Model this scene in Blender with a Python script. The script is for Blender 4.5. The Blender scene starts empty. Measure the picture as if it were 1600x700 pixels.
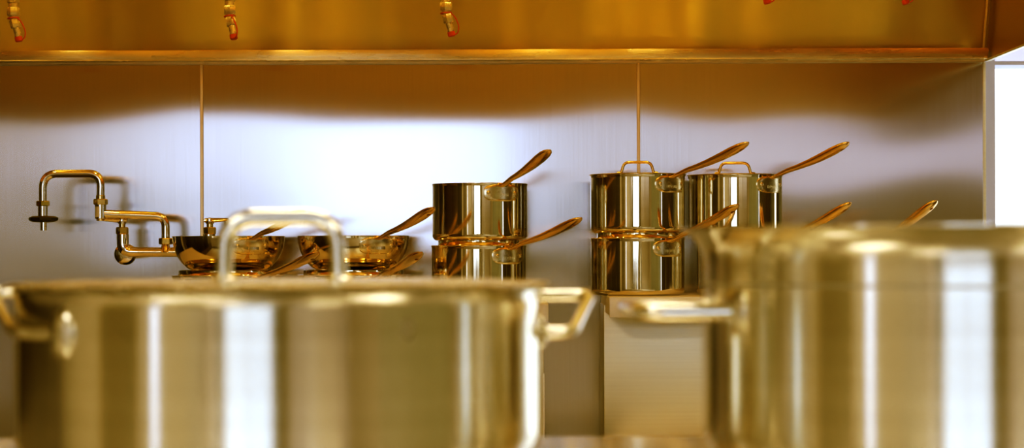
import bpy, bmesh, math, random
from mathutils import Vector, Matrix
random.seed(4)
C = bpy.context.scene.collection
PI = math.pi
F = 2986.0          # focal length in pixels of the 1600 wide frame
CZ = 1.30           # camera height
HY = 390.0          # horizon row
ROLL = 0.0031

def at(px, py, Y):
    """world point seen at a pixel of the photograph at depth Y"""
    py = py + (px - 800) * ROLL
    return Vector(((px - 800) / F * Y, Y, CZ + (HY - py) / F * Y))

# ------------------------------------------------------------------ materials
def mat(name, col, metal=0.0, rough=0.5, aniso=0.0, tangent=None, arot=0.0, grain=None, gamt=0.05,
        emit=None, estr=0.0, bump=0.0, coat=0.0, cv=1.0):
    m = bpy.data.materials.new(name); m.use_nodes = True
    nt = m.node_tree; b = nt.nodes['Principled BSDF']
    b.inputs['Base Color'].default_value = (*col, 1)
    b.inputs['Metallic'].default_value = metal
    b.inputs['Roughness'].default_value = rough
    b.inputs['Anisotropic'].default_value = aniso
    b.inputs['Anisotropic Rotation'].default_value = arot
    b.inputs['Coat Weight'].default_value = coat
    if emit:
        b.inputs['Emission Color'].default_value = (*emit, 1)
        b.inputs['Emission Strength'].default_value = estr
    if tangent:
        t = nt.nodes.new('ShaderNodeTangent')
        if tangent == 'Z':
            t.direction_type = 'RADIAL'; t.axis = 'Z'
        else:
            t.direction_type = 'UV_MAP'; t.uv_map = 'UVMap'
        nt.links.new(t.outputs[0], b.inputs['Tangent'])
    if grain:
        tc = nt.nodes.new('ShaderNodeTexCoord'); mp = nt.nodes.new('ShaderNodeMapping')
        mp.inputs['Scale'].default_value = grain
        no = nt.nodes.new('ShaderNodeTexNoise'); no.inputs['Scale'].default_value = 1.0; no.inputs['Detail'].default_value = 4
        nt.links.new(tc.outputs['Object'], mp.inputs[0]); nt.links.new(mp.outputs[0], no.inputs['Vector'])
        mr = nt.nodes.new('ShaderNodeMapRange')
        mr.inputs['From Min'].default_value = 0.3; mr.inputs['From Max'].default_value = 0.7
        mr.inputs['To Min'].default_value = max(0.01, rough - gamt); mr.inputs['To Max'].default_value = rough + gamt
        nt.links.new(no.outputs['Fac'], mr.inputs['Value']); nt.links.new(mr.outputs[0], b.inputs['Roughness'])
        hs = nt.nodes.new('ShaderNodeMapRange')
        hs.inputs['From Min'].default_value = 0.3; hs.inputs['From Max'].default_value = 0.7
        hs.inputs['To Min'].default_value = 1-.07*cv; hs.inputs['To Max'].default_value = 1+.04*cv
        mx = nt.nodes.new('ShaderNodeMix'); mx.data_type = 'RGBA'; mx.blend_type = 'MULTIPLY'
        mx.inputs['Factor'].default_value = 1.0; mx.inputs['A'].default_value = (*col, 1)
        nt.links.new(no.outputs['Fac'], hs.inputs['Value']); nt.links.new(hs.outputs[0], mx.inputs['B'])
        nt.links.new(mx.outputs['Result'], b.inputs['Base Color'])
        if bump:
            bp = nt.nodes.new('ShaderNodeBump'); bp.inputs['Strength'].default_value = bump; bp.inputs['Distance'].default_value = 0.001
            nt.links.new(no.outputs['Fac'], bp.inputs['Height']); nt.links.new(bp.outputs[0], b.inputs['Normal'])
    return m

WALLSTEEL = mat('brushed_wall_steel', (.57, .565, .595), 1, .14, .93, 'UV', 0.0, (420, 1, 5), .006, cv=.45)
HOODSTEEL = mat('hood_steel', (.80, .63, .22), .88, .36, .98, 'UV', 0.25, (20, 3, 1.5), .03, cv=.4)
GUTTER = mat('gutter_steel', (.88, .76, .52), .97, .26, .96, 'UV', 0.25, (5, 3, 60), .05)
HOODIN = mat('hood_inner_steel', (.80, .60, .30), .6, .42, grain=(3, 3, 60))
HOODSIDE = mat('hood_side_shaded_steel', (.34, .17, .06), 1, .30, grain=(2, 2, 2), gamt=.01, cv=.3)  # same steel as the hood inside, its shade put into a darker brown
POTSTEEL = mat('pot_brushed_steel', (.79, .765, .68), 1, .19, .93, 'Z', 0.25, (1, 1, 60), .015)
LIDSTEEL = mat('lid_brushed_steel', (.76, .74, .66), 1, .26, grain=(40, 40, 4))
HANDSTEEL = mat('pot_handle_steel', (.80, .78, .70), 1, .18, grain=(20, 20, 20), gamt=.03)
PANSTEEL = mat('polished_pan_steel', (.82, .75, .60), 1, .075, .75, 'Z', 0.25, (9, 9, 60), .012)
PANHANDLE = mat('cast_pan_handle_steel', (.74, .56, .34), 1, .22, grain=(60, 60, 60), gamt=.04)
PLATE = mat('rivet_plate_steel', (.82, .73, .54), 1, .25, grain=(90, 90, 90), gamt=.05)
CHROME = mat('chrome', (.90, .86, .80), 1, .06, grain=(30, 30, 30), gamt=.02)
BRASS = mat('warm_brass_nut', (.82, .66, .36), 1, .14, grain=(50, 50, 50), gamt=.04)
NOZZLE = mat('nozzle_metal', (.95, .86, .60), .55, .28, grain=(80, 80, 80), gamt=.04)
REDRUB = mat('orange_red_rubber', (.75, .075, .01), 0, .4, grain=(60, 60, 60))
BLACK = mat('black_plastic', (.012, .010, .010), 0, .35, grain=(60, 60, 60))
LABELW = mat('pale_sticker', (.80, .78, .72), 0, .5, grain=(200, 200, 200))
RANGESTEEL = mat('range_steel', (.80, .785, .70), .9, .42, grain=(3, 3, 200), gamt=.02, cv=.5)
SHELFSTEEL = mat('shelf_steel', (.93, .93, .93), .12, .45, grain=(4, 4, 60), gamt=.05)
COUNTER = mat('counter_steel', (.84, .80, .72), .8, .20, grain=(70, 2, 4), gamt=.06)
IRON = mat('cast_iron', (.02, .018, .016), .3, .6, grain=(60, 60, 60))
BEIGE = mat('beige_painted_wall', (.68, .62, .50), 0, .75, grain=(6, 6, 6))
KHAKI = mat('khaki_painted_wall', (.36, .34, .20), 0, .75, grain=(6, 6, 6))
CEIL = mat('ceiling_paint', (.55, .50, .40), 0, .8, grain=(4, 4, 4))
COOL = mat('cool_white_frame_paint', (.70, .76, .98), 0, .6, grain=(5, 5, 5), cv=.3)
WHITE = mat('white_paint', (.78, .79, .84), 0, .6, grain=(5, 5, 5))
DARKW = mat('added_cabinet_brown', (.018, .008, .003), 0, .35, grain=(20, 20, 1.5))
FLOORM = mat('red_brown_floor_tile', (.07, .038, .016), 0, .45, grain=(8, 8, 8))
PANE = mat('daylight_window_glass', (.8, .85, .9), 0, .2, grain=(2, 2, 2), emit=(.56, .73, 1.0), estr=3.2)
PANE2 = mat('daylight_window_glass_right', (.8, .85, .9), 0, .2, grain=(2, 2, 2), emit=(.86, .96, 1.0), estr=1.7)
REFLPANE = mat('lilac_reflection_pane', (.8, .85, .9), 0, .2, grain=(2, 2, 2), emit=(.76, .79, 1.0), estr=.80)  # glow of the added high panes, lilac for the wall reflection
PANE3 = mat('daylight_window_glass_side', (.8, .85, .9), 0, .2, grain=(2, 2, 2), emit=(.62, .73, 1.0), estr=2.2)
FILL = mat('fill_light_diffuser', (.9, .9, .85), 0, .5, grain=(2, 2, 2), emit=(1, .90, .70), estr=10.5)  # glow of the added ceiling fill panels
LAMP = mat('hood_lamp_globe', (1, .8, .5), 0, .4, grain=(2, 2, 2), emit=(1, .72, .30), estr=42)

# ------------------------------------------------------------------ mesh helpers
def link(name, me, m=None, parent=None):
    o = bpy.data.objects.new(name, me); C.objects.link(o)
    if m and me: me.materials.append(m)
    if parent: o.parent = parent
    return o

def obj(name, bm, m, parent=None, smooth=True, angle=35, uv=False):
    bmesh.ops.recalc_face_normals(bm, faces=bm.faces)
    me = bpy.data.meshes.new(name); 
    if uv:
        l = bm.loops.layers.uv.new('UVMap')
        for f in bm.faces:
            for lp in f.loops: lp[l].uv = (lp.vert.co.x + lp.vert.co.y, lp.vert.co.z)
    bm.to_mesh(me); bm.free()
    if smooth:
        me.shade_smooth(); me.set_sharp_from_angle(angle=math.radians(angle))
    return link(name, me, m, parent)

def tag(o, label=None, cat=None, group=None, kind=None):
    if label: o['label'] = label
    if cat: o['category'] = cat
    if group: o['group'] = group
    if kind: o['kind'] = kind
    return o

def thing(name, label, cat, loc=(0, 0, 0), rz=0, group=None):
    o = bpy.data.objects.new(name, None); C.objects.link(o)
    o.empty_display_size = .05
    o.location = loc; o.rotation_euler = (0, 0, rz)
    return tag(o, label, cat, group)

def copy_tree(o, parent=None):
    c = o.copy(); C.objects.link(c)
    if parent: c.parent = parent
    for ch in list(o.children): copy_tree(ch, c)
    return c

def NB(): return bmesh.new()

def box(bm, x0, x1, y0, y1, z0, z1, bev=0.0, seg=2):
    vs = [bm.verts.new((x, y, z)) for x in (x0, x1) for y in (y0, y1) for z in (z0, z1)]
    fs = [(0,1,3,2),(4,6,7,5),(0,4,5,1),(2,3,7,6),(0,2,6,4),(1,5,7,3)]
    faces = [bm.faces.new([vs[i] for i in f]) for f in fs]
    if bev:
        es = list({e for f in faces for e in f.edges})
        bmesh.ops.bevel(bm, geom=es, offset=bev, segments=seg, profile=.5, affect='EDGES')
    return bm

def lathe(bm, prof, n=96, c=(0, 0, 0), closed=False, M=None):
    rings = []
    for r, z in prof:
        if r < 1e-6:
            v = [bm.verts.new((c[0], c[1], c[2] + z))]
        else:
            v = [bm.verts.new((c[0] + r*math.cos(2*PI*i/n), c[1] + r*math.sin(2*PI*i/n), c[2] + z)) for i in range(n)]
        rings.append(v)
    if M: 
        for rg in rings:
            for v in rg: v.co = M @ v.co
    pairs = list(zip(rings, rings[1:])) + ([(rings[-1], rings[0])] if closed else [])
    for a, b in pairs:
        for i in range(n):
            j = (i + 1) % n
            if len(a) == 1 and len(b) == 1: continue
            if len(a) == 1: bm.faces.new((a[0], b[i], b[j]))
            elif len(b) == 1: bm.faces.new((a[i], b[0], a[j]))
            else: bm.faces.new((a[i], b[i], b[j], a[j]))
    return bm

def fillet(pts, r, seg=8):
    pts = [Vector(p) for p in pts]
    if isinstance(r, (int, float)): r = [r] * len(pts)
    out = [pts[0]]
    for i in range(1, len(pts) - 1):
        p = pts[i]; a = (pts[i-1] - p); b = (pts[i+1] - p)
        ri = min(r[i], a.length * .49, b.length * .49)
        a.normalize(); b.normalize()
        p0 = p + a * ri; p1 = p + b * ri
        for k in range(seg + 1):
            t = k / seg
            out.append(p0*(1-t)**2 + p*2*t*(1-t) + p1*t*t)
    out.append(pts[-1])
    return out

def tube(bm, pts, rad, n=14, flat=1.0, caps=True):
    pts = [Vector(p) for p in pts]
    if isinstance(rad, (int, float)): rad = [rad] * len(pts)
    up = None; rings = []
    for i, p in enumerate(pts):
        t = (pts[min(i+1, len(pts)-1)] - pts[max(i-1, 0)]).normalized()
        if up is None:
            up = Vector((0, 0, 1)) if abs(t.z) < .9 else Vector((0, 1, 0))
        s = t.cross(up).normalized(); up = s.cross(t).normalized()
        rings.append([bm.verts.new(p + (s*math.cos(2*PI*k/n)*rad[i] + up*math.sin(2*PI*k/n)*rad[i]*flat)) for k in range(n)])
    for a, b in zip(rings, rings[1:]):
        for k in range(n):
            j = (k+1) % n
            bm.faces.new((a[k], a[j], b[j], b[k]))
    if caps:
        bm.faces.new(rings[0][::-1]); bm.faces.new(rings[-1])
    return bm

def hexprism(bm, c, r, h, n=6, ch=.12, M=None, rot=0):
    """vertical nut, base centre c"""
    prof = [(0, 0), (r*(1-ch), 0), (r, h*ch), (r, h*(1-ch)), (r*(1-ch), h), (0, h)]
    R = Matrix.Translation(Vector(c)) @ Matrix.Rotation(rot, 4, 'Z')
    return lathe(bm, prof, n, (0, 0, 0), M=(M @ R if M else R))

# ------------------------------------------------------------------ the room
def struct(name, bm, m, **k):
    return tag(obj(name, bm, m, smooth=False, **k), kind='structure')

YW = 4.25                       # face of the steel wall
XL, XR, YB, ZC = -2.9, 4.2, -4.75, 3.0
struct('floor', box(NB(), XL, XR, YB, 7.6, -.1, 0), FLOORM)
struct('ceiling', box(NB(), XL, XR, YB, 7.6, ZC, ZC+.1), CEIL)
struct('wall_left', box(NB(), XL-.1, XL, YB, 7.6, 0, ZC), BEIGE)
struct('wall_right', box(NB(), XR, XR+.1, YB, 7.6, 0, ZC), BEIGE)
struct('wall_back', box(NB(), XL, XR, YB-.1, YB, 0, ZC), BEIGE)
struct('wall_front', box(NB(), XL, 1.046, YW+.02, YW+.18, 0, ZC), WHITE)
# bright room seen beyond the end of the steel wall
struct('wall_far', box(NB(), 1.0, XR, 7.5, 7.6, 0, ZC), WHITE)

def window(n, x0, x1, z0, z1, y, face, m, axis='X', nx=1, nz=1):
    """frame bars plus pane; axis X: lies across X at depth y facing +-Y; axis Y: across Y at x=y"""
    def bx(bm, a0, a1, d0, d1, c0, c1):
        if axis == 'X': box(bm, a0, a1, y+min(d0*face, d1*face), y+max(d0*face, d1*face), c0, c1)
        else: box(bm, y+min(d0*face, d1*face), y+max(d0*face, d1*face), a0, a1, c0, c1)
    fr = NB(); w = .06
    bx(fr, x0-w, x1+w, 0, .05, z0-w, z0); bx(fr, x0-w, x1+w, 0, .05, z1, z1+w)
    bx(fr, x0-w, x0, 0, .05, z0, z1); bx(fr, x1, x1+w, 0, .05, z0, z1)
    for i in range(1, nx):
        xx = x0 + (x1-x0)*i/nx; bx(fr, xx-.02, xx+.02, 0, .045, z0, z1)
    for i in range(1, nz):
        zz = z0 + (z1-z0)*i/nz; bx(fr, x0, x1, 0, .045, zz-.02, zz+.02)
    f = struct('window_%d' % n, fr, WHITE)
    pn = NB(); bx(pn, x0, x1, .004, .02, z0, z1)
    p = obj('pane', pn, m, f, smooth=False)
    return f

window(1, -1.95, .12, 1.25, 2.75, YB, 1, PANE, nx=2)
window(5, .95, 2.3, 1.78, 2.75, YB, 1, REFLPANE, nx=2)  # high panes here and below are unseen, added for the steel to mirror
window(7, 2.45, 4.1, 1.78, 2.15, YB, 1, REFLPANE, nx=2)  # unseen high panes, added for the steel to mirror
struct('trim_7', box(NB(), 2.36, 4.2, YB, YB+.06, 2.22, ZC), mat('orange_reflector', (.50, .24, .05), 0, .6, grain=(6, 6, 2)))  # unseen panel added to give the steel wall an orange reflection
window(6, -2.85, -2.25, 1.78, 2.75, YB, 1, REFLPANE)  # unseen high pane, added for the steel to mirror
PIL = mat('reflected_dark_khaki', (.16, .14, .055), 0, .6, grain=(6, 6, 6))  # for unseen piers, added as dark bands in the pot reflections
struct('trim_5', box(NB(), .20, .75, YB, YB+.10, 0, 1.7), PIL)  # unseen pier, added as a dark band in the pot reflections
struct('trim_6', box(NB(), -2.42, -2.05, YB, YB+.10, 0, 1.7), PIL)  # unseen pier, added as a dark band in the pot reflections
window(2, -1.26, -1.02, .5, 2.6, XL, 1, PANE3, axis='Y')
window(3, 1.3, 1.9, .5, 2.5, XR, -1, PANE3, axis='Y')

# window and doorway in the bright room at the right edge
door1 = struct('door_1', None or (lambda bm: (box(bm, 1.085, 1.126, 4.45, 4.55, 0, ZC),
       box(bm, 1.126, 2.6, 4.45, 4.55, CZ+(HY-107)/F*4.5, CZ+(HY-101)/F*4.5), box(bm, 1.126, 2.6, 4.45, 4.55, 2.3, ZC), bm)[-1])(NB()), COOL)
obj('lintel_glow_pane', box(NB(), 1.126, 2.6, 4.47, 4.49, CZ+(HY-101)/F*4.5, 2.3), mat('lintel_glow', (.7, .75, .9), 0, .3, grain=(2, 2, 2), emit=(.60, .68, 1.0), estr=.72), door1, smooth=False)  # lintel face made to glow, its daylight tone put in as emission
struct('added_dark_slab', box(NB(), XL, XL+.05, -.5, .55, 0, 2.15), mat('reflected_khaki_brown', (.17, .14, .06), 0, .5, grain=(6, 6, 2)))  # unseen dark slab added so the pots mirror a dark band
f = NB(); box(f, 1.12, 2.6, 4.62, 4.66, 0, 2.2)
w4 = struct('window_4', (lambda bm: (box(bm, 1.13, 2.62, 4.66, 4.70, 2.3, 2.36), box(bm, 2.60, 2.66, 4.66, 4.70, 0.4, 2.3), box(bm, 1.13, 2.62, 4.66, 4.70, 0.34, .4), bm)[-1])(NB()), WHITE)
obj('pane', f, PANE2, w4, smooth=False)

# ------------------------------------------------------------------ steel wall panels (gently bellied sheet)
def sst(t): t = max(0, min(1, t)); return t*t*(3-2*t)
def steel_panel(x0, x1, amp, zt, label, skew=0.0):
    bm = NB(); nx, nz = 90, 120; g = []
    z0, z1 = 0.0, zt
    for i in range(nx+1):
        row = []
        for k in range(nz+1):
            u = i/nx; x = x0 + (x1-x0)*u; z = z0 + (z1-z0)*k/nz
            side = sst(min(u, 1-u)*(3.0 + skew*(u-.5)))
            e = (z - (CZ+.10)) / .28
            d = amp*side*math.exp(-e*e*.9)
            e2 = (z - (CZ-.12)) / .10
            d += .0005*math.exp(-e2*e2)*math.sin(5*u*PI + x0*3)
            d += .00018*math.sin(u*9+x0)*math.sin(z*21+x0*5)
            row.append(bm.verts.new((x, YW-d, z)))
        g.append(row)
    for i in range(nx):
        for k in range(nz):
            bm.faces.new((g[i][k], g[i+1][k], g[i+1][k+1], g[i][k+1]))
    o = obj('wall_steel_panel', bm, WALLSTEEL, uv=True)
    return tag(o, label, 'wall panel', kind='thing')
ZT = CZ + .4135
S1, S2, SR = -.689, .282, 1.050
steel_panel(-1.72, S1-.003, .0022, ZT, 'brushed steel wall panel behind the swing faucet, left of the first seam')
steel_panel(S1+.003, S2-.003, .0031, ZT, 'wide middle brushed steel wall panel with the brightest white glare')
steel_panel(S2+.003, SR, .0027, ZT, 'right-hand brushed steel wall panel ending at the bright doorway')
def trim(n, bm, m, **k): return struct('trim_%d' % n, bm, m, **k)
SEAM = mat('seam_strip_steel', (.80, .62, .42), 1, .35, grain=(50, 3, 3))
trim(1, box(NB(), S1-.0035, S1+.0035, YW-.004, YW+.004, .0, ZT, .001), SEAM)
trim(2, box(NB(), S2-.0035, S2+.0035, YW-.004, YW+.004, .0, ZT, .001), SEAM)
trim(3, box(NB(), -1.72, SR, YW-.012, YW+.004, ZT, ZT+.005, .001), SEAM)
trim(4, box(NB(), SR-.002, SR+.004, YW-.004, YW+.15, .0, ZT, .001), RANGESTEEL)

# ------------------------------------------------------------------ extractor hood
HX0, HX1, HF, HB = -2.0, 1.052, 2.72, YW
hz = CZ + .419; ht = ZC
hood = thing('extractor_hood', 'golden lit stainless steel extractor hood spanning above the steel wall', 'extractor hood')
def quad(bm, pts, sub=1):
    bm.faces.new([bm.verts.new(p) for p in pts]); return bm
b = NB(); nx = 240; nz = 14; g = []
for i in range(nx+1):
    row = []
    for k in range(nz+1):
        x = HX0 + (HX1-HX0)*i/nx; t = k/nz
        z = hz+.016 + t*.85; y = 4.232 - t*.30
        y += .0022*math.sin(x*11+1)*math.sin(t*9+.5) + .0012*math.sin(x*29)*math.cos(t*5) + .0005*math.sin(x*53+2*math.sin(x*5))
        row.append(b.verts.new((x, y, z)))
    g.append(row)
for i in range(nx):
    for k in range(nz): b.faces.new((g[i][k], g[i+1][k], g[i+1][k+1], g[i][k+1]))
obj('back_panel', b, HOODSTEEL, hood, uv=True)
b = NB()
box(b, HX0, HX1-.004, 4.200, 4.204, hz, hz+.0215, .001); box(b, HX0, HX1-.004, 4.200, 4.25, hz-.0015, hz+.001)
obj('grease_gutter', b, GUTTER, hood, uv=True)
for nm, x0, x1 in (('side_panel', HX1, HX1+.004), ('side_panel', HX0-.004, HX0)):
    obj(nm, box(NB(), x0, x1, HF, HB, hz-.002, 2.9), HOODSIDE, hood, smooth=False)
b = NB(); box(b, HX1-.004, HX1+.006, HF, HB-.02, hz-.006, hz-.001, .001); box(b, HX0-.006, HX0+.004, HF, HB-.02, hz-.006, hz-.001, .001)
box(b, HX0, HX1, HF-.004, HF+.012, hz-.006, hz-.001, .001)
obj('bottom_rim', b, RANGESTEEL, hood, smooth=False)
obj('front_panel', box(NB(), HX0, HX1, HF, HF+.004, hz, 2.9), HOODIN, hood, smooth=False)
obj('top_panel', box(NB(), HX0, HX1, HF, HB-.31, hz+.87, hz+.875), HOODIN, hood, smooth=False)
b = NB()
tube(b, fillet([(HX1-.010, 4.215, hz+.02), (HX1-.008, 3.93, hz+.85)], .01), .004, 8)
obj('corner_weld', b, HOODIN, hood)
# lamps inside the hood
lamp0 = None
for i, x in enumerate((-1.35, -.62, .21, .56)):
    if lamp0 is None:
        lamp0 = thing('hood_lamp', '', 'lamp', group='globe lamps inside the hood')
        obj('lamp_base', lathe(NB(), [(0, 0), (.055, 0), (.055, -.03), (.04, -.04), (0, -.04)], 32), NOZZLE, lamp0)
        obj('globe', lathe(NB(), [(0, -.04), (.034, -.041), (.045, -.07), (.046, -.10), (.034, -.128), (0, -.14)], 32), LAMP, lamp0)
        l = lamp0
    else: l = copy_tree(lamp0)
    l.location = (x, 3.35, hz+.87)
    l['label'] = ['glowing globe lamp inside the hood, leftmost', 'glowing globe lamp inside the hood, second from the left', 'glowing globe lamp inside the hood, third from the left', 'glowing globe lamp inside the hood, rightmost near its end panel'][i]

# suppression pipe and nozzles
NY = 3.92
sp = thing('supply_pipe', 'brass fire suppression pipe running along inside the hood', 'pipe', (0, NY, CZ+.70))
obj('pipe', tube(NB(), [(HX0, 0, 0), (HX1, 0, 0)], .010, 16), NOZZLE, sp)
def nozzle():
    r = thing('fire_nozzle', '', 'nozzle', group='capped fire suppression nozzles under the hood')
    obj('drop_pipe', tube(NB(), [(0, 0, .017), (0, 0, .020), (0, 0, .24)], .0098, 16), NOZZLE, r)
    b = NB(); hexprism(b, (0, 0, 0), .0130, .0175, rot=.3); hexprism(b, (0, 0, .026), .0125, .013, rot=.1)
    obj('coupling_nut', b, NOZZLE, r)
    obj('swivel_ball', lathe(NB(), [(0, -.007), (.006, -.0065), (.0085, -.002), (.0085, .001), (0, .002)], 20), NOZZLE, r)
    T = Matrix.Translation((0.001, 0, -.004)) @ Matrix.Rotation(math.radians(-13), 4, 'Y')
    b = NB(); hexprism(b, (0, 0, -.021), .0110, .0185, M=T, rot=.25)
    obj('nozzle_body', b, NOZZLE, r)
    obj('nozzle_tip', lathe(NB(), [(0, -.040), (.0062, -.040), (.0068, -.038), (.0068, -.021), (0, -.021)], 24, M=T), NOZZLE, r)
    obj('blow_off_cap', lathe(NB(), [(0, -.0500), (.0060, -.0500), (.0080, -.048), (.0078, -.040), (0, -.0385)], 24, M=T), REDRUB, r)
    b = NB()
    ring = [(.0110*math.cos(a), .0110*math.sin(a), -.0045 + .001*math.cos(a)) for a in [2*PI*i/24 for i in range(25)]]
    tube(b, ring, .0013, 8, caps=False)
    tube(b, fillet([(.010, -.005, -.005), (.019, -.007, -.014), (.0265, -.006, -.032), (.024, -.004, -.047), (.013, -.002, -.050)], .012), .0013, 8)
    obj('cap_strap', b, REDRUB, r)
    return r
n0 = nozzle(); 
spots = [(22, 25, 'leftmost capped fire nozzle with thin red strap hanging from the hood', 0),
         (360, 22, 'orange-capped fire nozzle above the left wall seam', -35),
         (698, 17, 'red-capped fire nozzle hanging above the middle of the wall', 5),
         (1192, -34, 'fire nozzle above the lidded saucepans, only its red cap showing', 10),
         (1408, -33, 'rightmost fire nozzle, only its red cap showing at the top edge', 0)]
for i, (px, py, lab, rz) in enumerate(spots):
    n = n0 if i == 0 else copy_tree(n0)
    n.location = at(px, py, NY); n.rotation_euler.z = math.radians(rz)
    n['label'] = lab

# ------------------------------------------------------------------ ranges with riser and shelf
def range_unit(x0, x1, zs, zl, label, xr0, xr1):
    r = thing('cooking_range', label, 'range', ((x0+x1)/2, 3.8, 0)); o = Vector(r.location)
    def L(bm):
        bmesh.ops.translate(bm, verts=bm.verts, vec=-o); return bm
    obj('body', L(box(NB(), x0, x1, 3.35, 4.22, .12, .86, .004)), RANGESTEEL, r)
    obj('cooktop', L(box(NB(), x0-.0, x1, 3.30, 4.05, .86, .895, .004)), RANGESTEEL, r)
    obj('riser', L(box(NB(), xr0, xr1, 4.05, 4.23, .86, zl+.02, .0015)), RANGESTEEL, r)
    b = NB()
    box(b, x0, x1, 3.875, 4.235, zs-.003, zs, .0008); box(b, x0, x1, 3.870, 3.874, zl, zs, .0012)
    box(b, x0, x0+.003, 3.874, 4.235, zl+.005, zs-.003); box(b, x1-.003, x1, 3.874, 4.235, zl+.005, zs-.003)
    for sx in (x0+.02, x1-.02): lathe(b, [(0, -.003), (.004, -.002), (.004, .003), (0, .003)], 12, (sx, 3.885, zl+.001))
    obj('shelf', L(b), SHELFSTEEL, r)
    n = 3
    for i in range(n*2):
        cx = x0 + (x1-x0)*(i+.5)/(n*2)
        M = Matrix.Translation((cx, 3.35, .80)) @ Matrix.Rotation(PI/2, 4, 'X')
        obj('knob', L(lathe(NB(), [(0, 0), (.026, 0), (.024, .02), (.018, .035), (0, .037)], 24, M=M)), BLACK, r)
    for sx in (x0+.05, x1-.05):
        for sy in (3.42, 4.1):
            obj('leg', L(lathe(NB(), [(0, 0), (.018, 0), (.022, .02), (.022, .125), (0, .125)], 16, (sx, sy, 0))), RANGESTEEL, r)
    return r
ZSR, ZLR = CZ-.0965, CZ-.138
ZSL, ZLL = CZ-.111, CZ-.146
range_unit(.197, 1.02, ZSR, ZLR, 'right-hand steel range with pale riser and shelf under the saucepans', .194, 1.02)
range_unit(-.96, .0735, ZSL, ZLL, 'left-hand steel range whose shelf carries the shallow pans', -.96, .0665)
b = box(NB(), .0640, .0682, 4.040, 4.052, .86, CZ-(583-HY)/F*4.05, .0008)
o = obj('edge_strip', b, SHELFSTEEL)
for r in C.objects:
    if r.get('label', '').startswith('left-hand steel range'):
        o.parent = r; o.location = -Vector(r.location)

# ------------------------------------------------------------------ pans
def boolean_cut(o, cutter):
    m = o.modifiers.new('cut', 'BOOLEAN'); m.object = cutter; m.operation = 'DIFFERENCE'; m.solver = 'EXACT'
    bpy.context.view_layer.update()
    dg = bpy.context.evaluated_depsgraph_get()
    me = bpy.data.meshes.new_from_object(o.evaluated_get(dg))
    o.modifiers.remove(m); old = o.data; o.data = me; 
    me.shade_smooth(); me.set_sharp_from_angle(angle=math.radians(40))
    bpy.data.objects.remove(cutter)

def pan_handle_mesh(R, zp, L, H, parent):
    """runs from the pan side along -Y, rising H over horizontal length L"""
    st = [(0, .024, .005), (.03, .017, .007), (.08, .0115, .0085), (.2, .0115, .0105), (.35, .0140, .0125), (.5, .0180, .0150), (.65, .0225, .0175),
          (.80, .0265, .0180), (.90, .0260, .0150), (.955, .0205, .0110), (.985, .0120, .007), (1, .0040, .003)]
    bm = NB(); rings = []; n = 20
    def P(s):
        bend = .010*math.sin(PI*min(1, s*1.0))*(-.6) + .006*sst(s*6)
        return Vector((0, -R - .003 - L*s, zp + H*s + bend))
    for s, w, h in st:
        p = P(s); t = (P(min(1, s+.02)) - P(max(0, s-.02))).normalized()
        nrm = Vector((0, -t.z, t.y)); 
        if nrm.z < 0: nrm = -nrm
        rg = []
        for k in range(n):
            a = 2*PI*k/n; x = w/2*math.cos(a); q = math.sin(a)
            if q > 0: q = q*(.25 + 1.0*abs(math.cos(a)))
            rg.append(bm.verts.new(p + Vector((x, 0, 0)) + nrm*(q*h/2)))
        rings.append(rg)
    for a, b_ in zip(rings, rings[1:]):
        for k in range(n):
            j = (k+1) % n; bm.faces.new((a[k], a[j], b_[j], b_[k]))
    bm.faces.new(rings[0][::-1]); bm.faces.new(rings[-1])
    o = obj('handle', bm, PANHANDLE, None, angle=60)
    pc = P(.90); t = (P(.92)-P(.88)).normalized()
    nrm = Vector((0, -t.z, t.y)); 
    if nrm.z < 0: nrm = -nrm
    cb = NB(); tube(cb, [pc - nrm*.02, pc + nrm*.02], .0040, 16)
    cut = obj('cut', cb, None)
    boolean_cut(o, cut)
    o.parent = parent
    return o

def wrap_plate(rfun, zc, w, h, thick, off=0.0):
    """stadium plate hugging a body of revolution, centred on -Y"""
    bm = NB(); N = 40; out = []
    for k in range(N):
        a = 2*PI*k/N; cx, sy = math.cos(a), math.sin(a)
        e = .55
        out.append((math.copysign(abs(cx)**e, cx)*w/2, math.copysign(abs(sy)**.75, sy)*h/2*(1-.12*math.cos(2*a)*0)))
    def P(s, z, o):
        r = rfun(zc+z); th = s/r
        return (math.sin(th)*(r+o), -math.cos(th)*(r+o), zc+z)
    rings = []
    for sc, o in ((1, -.0012), (1, thick*.7), (.95, thick), (.7, thick), (.45, thick), (.2, thick)):
        rings.append([bm.verts.new(P(x*sc, z*sc, o+off)) for x, z in out])
    for a, b_ in zip(rings, rings[1:]):
        for k in range(N): bm.faces.new((a[k], a[(k+1) % N], b_[(k+1) % N], b_[k]))
    bm.faces.new(rings[-1]); bm.faces.new(rings[0][::-1])
    return bm

def rivet_bm(rfun, zc, s, z, o):
    r = rfun(zc+z); th = s/r
    M = Matrix.Translation((math.sin(th)*(r+o), -math.cos(th)*(r+o), zc+z)) @ Matrix.Rotation(th, 4, 'Z') @ Matrix.Rotation(PI/2, 4, 'X')
    return lathe(NB(), [(0, .0024), (.0025, .0020), (.0040, .0007), (.0043, -.0015), (0, -.0015)], 20, M=M)

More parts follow.
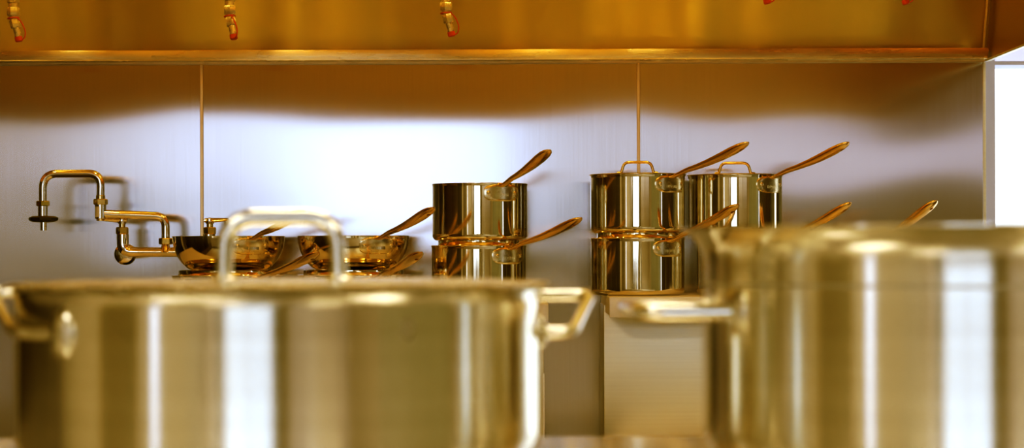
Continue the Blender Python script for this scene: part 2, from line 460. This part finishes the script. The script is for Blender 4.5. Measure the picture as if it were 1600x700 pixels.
def body_profile(R, h, kind):
    t = .0022
    if kind == 'straight':
        rc = .011; pr = [(0, 0), (R-rc-.003, 0)]
        for k in range(1, 9):
            a = PI/2*k/8; pr.append((R-rc+rc*math.sin(a), rc-rc*math.cos(a)))
        pr += [(R, rc+.003), (R, h*.5), (R, h-.007), (R, h-.004), (R+.0012, h-.0008), (R+.001, h), (R-.001, h), (R-t, h-.004), (R-t, rc)]
        for k in range(8, 0, -1):
            a = PI/2*k/8; pr.append((R-rc+(rc-t)*math.sin(a), rc-(rc-t)*math.cos(a)))
        pr += [(0, t)]
        rf = lambda z: R
    else:
        rb = R*.735; 
        def rf(z):
            u = max(0, min(1, z/h)); return rb*.90 + (R-rb*.90)*math.sin(u**.70*PI/2) if u > 0 else rb*.9
        pr = [(0, 0), (rb*.88, 0)] + [(rf(h*k/22), h*k/22) for k in range(1, 22)] + [(R, h-.0006), (R+.0015, h), (R-.001, h)]
        pr += [(rf(h*k/22)-t, h*k/22) for k in range(21, 1, -1)] + [(rb*.85, t), (0, t)]
    return pr, rf

def make_pan(name, label, cat, cpx, py_bottom_z, Y, R, h, kind, attach_px, tip_px, group, handle_z=None):
    """cpx: column of the pan's axis; the handle azimuth, reach and rise follow from where it joins and ends"""
    cx = (cpx-800)/F*Y
    sinaz = ((attach_px-cpx)/F*(Y-R*.75))/R
    az = math.asin(max(-.95, min(.95, sinaz)))
    root = thing(name, label, cat, (cx, Y, py_bottom_z), az, group)
    pr, rf = body_profile(R, h, kind)
    obj('body', lathe(NB(), pr, 128), PANSTEEL, root, angle=50)
    zp = h - .017
    # reach of the handle so that its end lands where the photograph has it
    lo, hi = .05, .45
    for _ in range(40):
        m_ = (lo+hi)/2
        X = cx + math.sin(az)*(R+m_); Yt = Y - math.cos(az)*(R+m_)
        if X/Yt*F + 800 < tip_px[0]: lo = m_
        else: hi = m_
    L = min(lo, .235); Yt = Y - math.cos(az)*(R+L)
    zt = at(tip_px[0], tip_px[1], Yt).z
    H = zt - (py_bottom_z + zp + .010)
    pan_handle_mesh(R, zp+.010, L, H, root)
    pl = obj('handle_plate', wrap_plate(rf, zp-.004, .082, .035, .0030), PLATE, root, angle=60)
    for s in (-.0305, .0305): obj('rivet', rivet_bm(rf, zp-.004, s, 0, .0030), PLATE, pl)
    # small raised lettering block on the plate
    b = NB(); random.seed(int(cpx))
    x = -.0150
    while x < .014:
        w = random.uniform(.0018, .0030)
        rr = rf(zp-.005); th = (x+w/2)/rr
        M = Matrix.Translation((math.sin(th)*(rr+.0030), -math.cos(th)*(rr+.0030), zp-.009)) @ Matrix.Rotation(th, 4, 'Z')
        bb = bmesh.new(); box(bb, -w/2, w/2, -.0005, .0004, -.0030, .0030)
        for v in bb.verts: v.co = M @ v.co
        me = bpy.data.meshes.new('t'); bb.to_mesh(me); bb.free(); b.from_mesh(me); bpy.data.meshes.remove(me)
        x += w + .0011
    obj('embossing', b, PLATE, pl, smooth=False)
    return root, rf

def make_lid(label, loc, R, flipped=False, hr=0.0, group='saucepan lids'):
    root = thing('pan_lid', label, 'lid', loc, hr, group)
    rp = R - .013
    pr = [(0, .0045), (R*.5, .004), (R*.80, .0025), (rp, .0012), (R+.0018, .0012), (R+.0024, .0006), (R+.0018, 0), (rp+.001, -.0002),
          (rp, -.002), (rp-.0004, -.0095), (rp-.003, -.0098), (rp-.0034, -.002), (R*.8, .001), (R*.5, .0022), (0, .0028)]
    obj('lid_disc', lathe(NB(), pr, 128), PANSTEEL, root, angle=40)
    b = NB(); w = .031; hh = .0275
    tube(b, fillet([(-w-.012, 0, .0045), (-w-.003, 0, .0055), (-w+.003, 0, hh), (w-.003, 0, hh), (w+.003, 0, .0055), (w+.012, 0, .0045)],
                   [0, .003, .012, .012, .003, 0], 7), .0029, 12)
    obj('lid_handle', b, BRASS, root)
    if flipped: root.rotation_euler = (PI, 0, hr)
    return root

PY = 4.03
KM = F/PY
R0 = .0995
grp = 'saucepans stacked on the range shelves'
# stack behind the middle (left shelf)
zA = ZSL
h = .119
make_pan('saucepan', 'lower saucepan of the middle stack, half hidden by the lidded pot', 'saucepan', 748.5, zA, PY, R0, h, 'straight', 797, (907, 345), grp)
make_lid('upturned lid between the two saucepans of the middle stack', (at(748.5, 0, PY).x, PY, zA+h+.0013), R0, True)
make_pan('saucepan', 'open saucepan on top of the middle stack, handle pointing steeply up', 'saucepan', 750, zA+h+.0112, PY, R0+.0005, h, 'straight', 786, (858, 239), grp)
# front stack on the right shelf
zB = ZSR
make_pan('saucepan', 'lower saucepan of the stack at the left end of the right shelf', 'saucepan', 996, zB, PY, R0-.001, h, 'straight', 1043, (1152, 324), grp)
make_lid('upturned lid between the two saucepans at the left end of the right shelf', (at(996, 0, PY).x, PY, zB+h+.0013), R0-.001, True)
z2 = zB+h+.0112
make_pan('saucepan', 'lidded saucepan on top of the stack in front of the right wall seam', 'saucepan', 996.5, z2, PY, R0, h+.003, 'straight', 1046, (1168, 227), grp)
make_lid('lid with a small loop handle on the saucepan by the right wall seam', (at(996.5, 0, PY).x, PY, z2+h+.0032), R0+.0008)
# second stack on the right shelf
PY2 = 4.08
make_pan('saucepan', 'saucepan under the second lidded one, mostly hidden by the big flared pot', 'saucepan', 1161, zB, PY2, R0, h, 'straight', 1213, (1328, 321), grp)
make_lid('upturned lid under the second lidded saucepan', (at(1155, 0, PY2).x, PY2, zB+h+.0013), R0, True)
make_pan('saucepan', 'lidded saucepan on top of the second stack, just above the big pot rim', 'saucepan', 1148.5, z2, PY2, R0+.0003, h+.003, 'straight', 1200, (1325, 227), grp)
make_lid('lid with a small loop handle on the right-hand lidded saucepan', (at(1148.5, 0, PY2).x, PY2, z2+h+.0032), R0+.0008)
# third on the right shelf, hidden but for its handle
make_pan('saucepan', 'saucepan hidden behind the flared pot, only its rising handle showing at far right', 'saucepan', 1318, zB, PY, R0*.80, h-.012, 'straight', 1353, (1462, 318), grp)
# shallow pans on the left shelf
gs = 'curved pans on the left shelf'
for k, (cpx, at2, tip2, at1, tip1) in enumerate(((357.5, 405, (482, 333), 412, (512, 399)), (552.5, 598, (681, 329), 592, (699, 399)))):
    hs = .0585; Rs = .118
    make_pan('saute_pan', ['sauté pan beneath the left curved pan, hidden by the lidded pot',
                           'sauté pan beneath the right curved pan, hidden by the lidded pot'][k].replace('é', 'e'),
             'saute pan', cpx, ZSL, PY, Rs, hs, 'straight', at1, tip1, 'saute pans on the left shelf')
    make_lid(['upturned lid under the left curved pan', 'upturned lid under the right curved pan'][k],
             ((cpx-800)/F*PY, PY, ZSL+hs+.0013), Rs, True, group='upturned saute pan lids')
    make_pan('curved_pan', ['bowl-shaped pan seen through the big loop handle, next to the faucet',
                            'bowl-shaped pan right of the big loop handle, beside the middle stack'][k],
             'saucier', cpx, ZSL+hs+.0115, PY, .1175, .071, 'curved', at2, tip2, gs)

# ------------------------------------------------------------------ swing faucet
FY = 4.10
fa = thing('wall_faucet', 'chrome double-jointed swing faucet mounted on the steel wall', 'faucet', at(260, 393, YW))
fo = Vector(fa.location)
def A(px, py, Y=FY): return at(px, py, Y) - fo
def vz(px, pz0, pz1, r, n=20, Y=FY):   # vertical cylinder between two rows
    p0 = A(px, pz1, Y); hh = A(px, pz0, Y).z - p0.z
    c = min(.0012, r*.2)
    return lathe(NB(), [(0, 0), (r-c, 0), (r, c), (r, hh-c), (r-c, hh), (0, hh)], n, p0)
k = 1/ (F/FY)
b = NB(); pts = [A(192, 366), A(192, 393), A(225, 394), A(295, 394), A(327, 393), A(327, 366)]
path = fillet(pts, .018, 8); m = len(path)
rad = [.0128 if (i < 4 or i > m-5) else (.0130 - .003*min(1, (min(i, m-1-i)-3)/8)) for i in range(m)]
tube(b, path, rad, 20)
tube(b, [A(259, 394), A(259, 388), A(259, 380)], [.013, .0095, .0085], 20)
vb = obj('valve_body', b, CHROME, fa)
for px in (196, 323):
    obj('wall_shank', tube(NB(), [A(px, 396, FY), A(px, 398, YW)], .010, 20), CHROME, fa)
    M = Matrix.Translation(A(px, 397, YW-.002)) @ Matrix.Rotation(PI/2, 4, 'X')
    obj('escutcheon', lathe(NB(), [(0, 0), (.024, 0), (.024, .004), (.019, .010), (.011, .012), (0, .012)], 40, M=M), CHROME, fa)
for px, sgn in ((191, -1), (328, 1)):
    bn = hexprism(NB(), A(px, 366), .0135, A(px, 355).z-A(px, 366).z, rot=.4)
    bo = obj('bonnet_nut', bn, BRASS, fa)
    obj('valve_stem', vz(px, 346, 356, .0070), BRASS, fa)
    b = NB(); p = A(px, 344.5)
    tube(b, [p + Vector((.011*-sgn, 0, .000)), p + Vector((.003*-sgn, 0, 0)), p + Vector((.022*sgn, -.004, .001)), p + Vector((.040*sgn, -.008, .002))], [.007, .0085, .0065, .0045], 12, flat=.65)
    lathe(b, [(0, -.007), (.0085, -.007), (.0095, -.002), (.0088, .004), (0, .0065)], 20, p)
    obj('lever_handle', b, CHROME, fa)
obj('outlet_nut', hexprism(NB(), A(259, 382), .0148, A(259, 372).z-A(259, 382).z, rot=.2), BRASS, fa)
arm = fillet([A(259, 373), A(259, 338), A(162, 334, FY-.03)], .032, 12)
obj('swing_arm', tube(NB(), arm, .0088, 18), CHROME, fa)
FY2 = FY-.03
def A2(px, py): return A(px, py, FY2)
j = obj('swivel_joint', vz(157.5, 319, 342, .0120, 28, FY2), CHROME, fa)
tb = NB(); lathe(tb, [(0, 0), (.0090, 0), (.0085, .006), (0, .006)], 20, A2(157.5, 345)); obj('joint_cap', tb, BRASS, fa)
# sticker wrapped on the joint
b = NB(); c = A2(157.5, 339); rr = .01225; hgt = .022; g = []
for i in range(9):
    a = -PI*.80 + i*(PI*.32)/8
    g.append((b.verts.new((c.x+rr*math.cos(a), c.y+rr*math.sin(a), c.z)), b.verts.new((c.x+rr*math.cos(a), c.y+rr*math.sin(a), c.z+hgt))))
for i in range(8): b.faces.new((g[i][0], g[i+1][0], g[i+1][1], g[i][1]))
obj('sticker', b, LABELW, j)
obj('joint_nut', hexprism(NB(), A2(157.5, 320), .0150, A2(157, 311).z-A2(157, 320).z, rot=.3), BRASS, fa)
obj('joint_collar', vz(157.5, 305, 312, .0098, 24, FY2), BRASS, fa)
arch = fillet([A2(157.5, 312), A2(158, 271), A2(67.5, 271.5), A2(67.5, 318)], .040, 14)
obj('swing_spout', tube(NB(), arch, .0084, 20), CHROME, fa)
obj('spout_nut', hexprism(NB(), A2(67.5, 322), .0145, A2(67, 314).z-A2(67, 322).z, rot=.5), BRASS, fa)
obj('spout_collar', vz(67.5, 321, 339, .0103, 28, FY2), CHROME, fa)
b = NB(); c = A2(68, 347); hh = .0125
prof = [(.016, -.0005), (.024, .0005), (.0315, .0042), (.0315, .0095), (.024, .0125), (.012, .0130)]
lathe(b, [(0, 0)] + prof + [(0, .0125)], 8, c)
obj('black_collar', b, BLACK, fa, angle=20)
obj('spout_tip', tube(NB(), [A2(68.5, 347), A2(68.5, 360)], .0068, 20), CHROME, fa)

# ------------------------------------------------------------------ pass counter
ZK = CZ - .1645
ct = thing('steel_counter', 'low brushed steel counter edge under the two big pots', 'counter', (0, 1.2, 0))
def Lc(bm): bmesh.ops.translate(bm, verts=bm.verts, vec=(0, -1.2, 0)); return bm
obj('counter_top', Lc(box(NB(), -1.9, 2.2, .72, 1.682, ZK-.04, ZK, .003, 3)), COUNTER, ct)
obj('apron', Lc(box(NB(), -1.85, 2.15, .78, 1.64, ZK-.12, ZK-.04)), RANGESTEEL, ct, smooth=False)
obj('pale_reflector', Lc(box(NB(), -1.85, 2.15, 1.615, 1.64, .12, ZK-.12)), SHELFSTEEL, ct, smooth=False)  # unseen pale sheet, added for the range riser to mirror
obj('undershelf', Lc(box(NB(), -1.85, 2.15, .78, 1.61, .30, .33, .004)), RANGESTEEL, ct)
for sx in (-1.8, 2.1):
    for sy in (.84, 1.56):
        obj('leg', Lc(tube(NB(), [(sx, sy, 0), (sx, sy, ZK-.11)], .022, 20)), RANGESTEEL, ct)

# ------------------------------------------------------------------ big pots
def loop_handle(root, R, ac, half, z_near, z_far, reach, r, bossr, name='side_handle', sign=1, corners=None):
    """loop between two bosses on the side, azimuth measured from -Y towards +X"""
    def pol(a, rad, z): return Vector((math.sin(a)*rad, -math.cos(a)*rad, z))
    a1, a2 = ac - half*sign, ac + half*sign      # near, far
    zm = (z_near + z_far)/2
    pts = [pol(a1, R-.001, z_near), pol(a1 + half*.16*sign, R+reach*.50, z_near+.0005), pol(ac - half*.62*sign, R+reach*1.0, z_near*.72+z_far*.28),
           pol(ac + half*.62*sign, R+reach*1.0, z_far), pol(a2 - half*.16*sign, R+reach*.50, z_far+.0005), pol(a2, R-.001, z_far)]
    if corners: pts = [pts[0], corners[0], corners[1], pts[5]]
    path = fillet(pts, [0, .018, .016, 0] if corners else .03, 10)
    h = obj(name, tube(NB(), path, r, 18), HANDSTEEL, root)
    for a, z in ((a1, z_near), (a2, z_far)):
        M = Matrix.Translation(pol(a, R-.001, z)) @ Matrix.Rotation(a, 4, 'Z') @ Matrix.Rotation(PI/2, 4, 'X') @ Matrix.Diagonal((1, 1.2, 1, 1))
        br = bossr if a == a1 else bossr*.5
        obj('weld_boss', lathe(NB(), [(0, .0065), (br*.45, .0062), (br*.75, .0045), (br*.95, .0020), (br, -.003), (0, -.003)], 32, M=M), HANDSTEEL, h)

# left: wide lidded braising pot
RP = .200; Xp, Yp = at(439.5, 0, 1.475).x, 1.475
pot = thing('braising_pot', 'wide low brushed steel pot with a flat lid, in the left foreground', 'pot', (Xp, Yp, ZK))
topz = -.0300 - (ZK - CZ)       # rim height above the counter
rc = .026; pr = [(0, 0), (RP-rc-.004, 0)]
for q in range(0, 11):
    a = PI/2*q/10; pr.append((RP-rc+rc*math.sin(a), rc-rc*math.cos(a)))
pr += [(RP, rc+.004), (RP, topz*.5), (RP, topz-.010), (RP, topz-.006), (RP+.0015, topz-.003), (RP+.0025, topz), (RP, topz+.0005), (RP-.003, topz-.003), (RP-.003, rc), (RP-rc, .003), (0, .003)]
obj('body', lathe(NB(), pr, 192), POTSTEEL, pot, angle=50)
ax = math.radians
def zr(y, Y): return (-(y-HY)/F*Y) - (ZK-CZ)
def PL(px, py, Y): return at(px, py, Y) - Vector((Xp, Yp, ZK))
loop_handle(pot, RP, -ax(68), ax(25.4), zr(521, 1.328), zr(456, 1.485), .052, .0046, .0150, sign=-1, corners=(PL(22, 520, 1.345), PL(-16, 456, 1.49)))
loop_handle(pot, RP, ax(108), ax(21), zr(519, 1.465), zr(462, 1.60), .042, .0046, .0110, sign=1, corners=(PL(894, 520, 1.47), PL(924, 461, 1.585)))
M = Matrix.Identity(4)
b = wrap_plate(lambda z: RP, 0, .010, .014, .0002); bmesh.ops.rotate(b, verts=b.verts, matrix=Matrix.Rotation(math.asin(.43)+.12, 3, 'Z'))
bmesh.ops.translate(b, verts=b.verts, vec=(0, 0, zr(516, 1.29)))
ETCH = mat('grey_etching', (.42, .41, .36), .8, .45, grain=(700, 700, 700))
obj('etched_mark', b, ETCH, pot)
# lid
lid = thing('pot_lid', 'flat steel lid with a big tubular loop handle on the left foreground pot', 'lid', (Xp, Yp, ZK+topz+.0005))
Rl = RP + .0065
pr = [(0, .0075), (RP*.55, .0072), (RP*.86, .0062), (RP*.95, .0045), (RP+.001, .0040), (Rl-.001, .0048), (Rl, .0036), (Rl-.001, .0022), (RP+.004, .0010), (RP-.004, .0006),
      (RP-.006, -.004), (RP-.008, -.004), (RP*.93, .002), (RP*.5, .005), (0, .0055)]
obj('lid_disc', lathe(NB(), pr, 192), LIDSTEEL, lid, angle=50)
wz = .0445; hh = .0475 + .0075
b = NB(); p = fillet([(-wz, 0, .0060), (-wz+.002, 0, hh), (wz-.002, 0, hh), (wz, 0, .0060)], [0, .036, .036, 0], 16)
tube(b, p, .0066, 24, flat=1.15)
lh = obj('lid_handle', b, HANDSTEEL, lid)
for s in (-1, 1):
    obj('weld_foot', lathe(NB(), [(0, .004), (.008, .0035), (.0115, .001), (.012, -.001), (0, -.001)], 32, (s*wz, 0, .0070)), HANDSTEEL, lh)

# right: tall pot with flared rim
RQ = .200; Xq, Yq = at(1504, 0, 1.475).x, 1.475
pq = thing('flared_pot', 'tall open brushed steel pot with a flared rim, in the right foreground', 'pot', (Xq, Yq, ZK))
T = zr(357, 1.475)
zf = zr(440, 1.475)
pr = [(0, 0), (RQ-rc-.004, 0)]
for q in range(0, 11):
    a = PI/2*q/10; pr.append((RQ-rc+rc*math.sin(a), rc-rc*math.cos(a)))
pr += [(RQ, rc+.004), (RQ, zf*.5), (RQ, zf-.003)]
for q in range(1, 13):
    t = q/12; pr.append((RQ + .0155*t**4.5, zf + .001 + (T-.003-zf)*t))
pr += [(RQ+.0175, T-.0015), (RQ+.0175, T-.0002), (RQ+.0160, T), (RQ+.0130, T-.0030)]
for q in range(10, 0, -1):
    t = q/12; pr.append((RQ-.003 + .0155*t**4.5, zf + .001 + (T-.003-zf)*t))
pr += [(RQ-.003, zf), (RQ-.003, rc), (RQ-rc, .003), (0, .003)]
obj('body', lathe(NB(), pr, 192), POTSTEEL, pq, angle=50)
b = NB(); tor = [(RQ+.0003+.0005*math.cos(a), zf-.0012+.0010*math.sin(a)) for a in [2*PI*i/8 for i in range(8)]]
lathe(b, tor, 160, closed=True); obj('seam_bead', b, ETCH, pq)
def PQ(px, py, Y): return at(px, py, Y) - Vector((Xq, Yq, ZK))
loop_handle(pq, RQ, -ax(88), ax(21), zr(488, 1.40), zr(484, 1.50), .066, .0058, .0150, sign=-1, corners=(PQ(1003, 488, 1.405), PQ(972, 482, 1.52)))
loop_handle(pq, RQ, ax(86), ax(21), zr(488, 1.40), zr(484, 1.50), .066, .0052, .0150, sign=1)

# ------------------------------------------------------------------ unseen cabinets, lockers and light panels, added for the reflections
tc = thing('unseen_dark_cabinet', 'unseen dark brown cabinet added for dark reflections, left wall', 'cabinet', (-2.55, 2.5, 0))  # added dark mass that darkens the pot edges by reflection
obj('added_carcass', box(NB(), -.34, .34, -.85, 1.5, 0, 2.2, .005), DARKW, tc)
for y0, y1 in ((-.84, -.07), (-.05, .71), (.73, 1.49)):
    d = obj('door', box(NB(), .341, .36, y0, y1, .03, 2.17, .003), DARKW, tc)  # doors and handles of the added cabinet
    obj('handle', tube(NB(), fillet([(.36, y1-.06, 1.0), (.39, y1-.06, 1.0), (.39, y1-.06, 1.25), (.36, y1-.06, 1.25)], .01), .006, 10), CHROME, d)
GG = mat('reflected_grey_green', (.36, .39, .31), 0, .5, grain=(6, 6, 2))
lk = thing('unseen_lockers', 'unseen grey-green lockers added for a reflected band, right wall', 'locker', (3.95, -.45, 0))  # added to put a grey-green band into the pot reflections
obj('added_carcass', box(NB(), -.24, .24, -1.6, 1.6, 0, 2.0, .004), GG, lk)
for i in range(5):
    d = obj('door', box(NB(), -.262, -.241, -1.58+i*.636, -.98+i*.636, .08, 1.97, .003), GG, lk)  # doors and handles of the added lockers
    obj('handle', tube(NB(), fillet([(-.262, -1.05+i*.636, 1.0), (-.29, -1.05+i*.636, 1.0), (-.29, -1.05+i*.636, 1.12), (-.262, -1.05+i*.636, 1.12)], .008), .005, 8), CHROME, d)
t2 = copy_tree(tc); t2.location = (3.82, 3.4, 0); t2.rotation_euler.z = PI
t2['label'] = 'unseen dark brown cabinet added for dark reflections, right wall'
for i, (x, y) in enumerate(((-1.6, -2.4), (1.6, -2.4), (-1.6, .2), (1.6, .2), (2.6, 2.9), (0, 2.25))):  # unseen panels added to brighten the room that the metal mirrors
    l = thing('fill_light', ['added fill light panel at the back left', 'added fill light panel at the back right',
              'added fill light panel over the counter, left', 'added fill light panel over the counter, right', 'added fill light panel near the bright doorway', 'added fill light panel just in front of the hood'][i], 'ceiling light', (x, y, ZC))
    obj('fill_light_frame', box(NB(), -.62, .62, -.32, .32, -.04, 0, .004), WHITE, l)
    obj('fill_panel_diffuser', box(NB(), -.58, .58, -.28, .28, -.05, -.039, .003), FILL, l)

# ------------------------------------------------------------------ world, camera, view
w = bpy.data.worlds.new('sky'); bpy.context.scene.world = w; w.use_nodes = True
w.node_tree.nodes['Background'].inputs[0].default_value = (.75, .85, 1, 1)
w.node_tree.nodes['Background'].inputs[1].default_value = .6

cd = bpy.data.cameras.new('camera'); cam = bpy.data.objects.new('camera', cd); C.objects.link(cam)
cd.sensor_width = 36; cd.lens = F/1600*36
cd.shift_y = (HY-350)/1600.0
cd.clip_start = .05; cd.clip_end = 100
cam.matrix_world = Matrix.Translation((0, 0, CZ)) @ Matrix.Rotation(PI/2, 4, 'X') @ Matrix.Rotation(-ROLL, 4, 'Z')
cd.dof.use_dof = True; cd.dof.focus_distance = 4.0; cd.dof.aperture_fstop = 6.3
bpy.context.scene.camera = cam

sc = bpy.context.scene
sc.view_settings.view_transform = 'Standard'
sc.view_settings.look = 'None'
sc.view_settings.exposure = 0.12
sc.cycles.use_denoising = True
sc.cycles.sample_clamp_indirect = 12
sc.cycles.max_bounces = 10; sc.cycles.glossy_bounces = 8
sc.cycles.caustics_reflective = True
# film-like grade: blue sinks in the shadows, highlights stay clean
vs = sc.view_settings; vs.use_curve_mapping = True
cm = vs.curve_mapping
def curve(i, pts):
    c = cm.curves[i]
    c.points[0].location = pts[0]; c.points[1].location = pts[-1]
    for p in pts[1:-1]: c.points.new(*p)
curve(0, [(0, 0), (.12, .115), (.45, .50), (1, 1)])
curve(1, [(0, 0), (.12, .080), (.45, .44), (1, 1)])
curve(2, [(0, 0), (.12, .030), (.45, .385), (1, 1)])
cm.update()
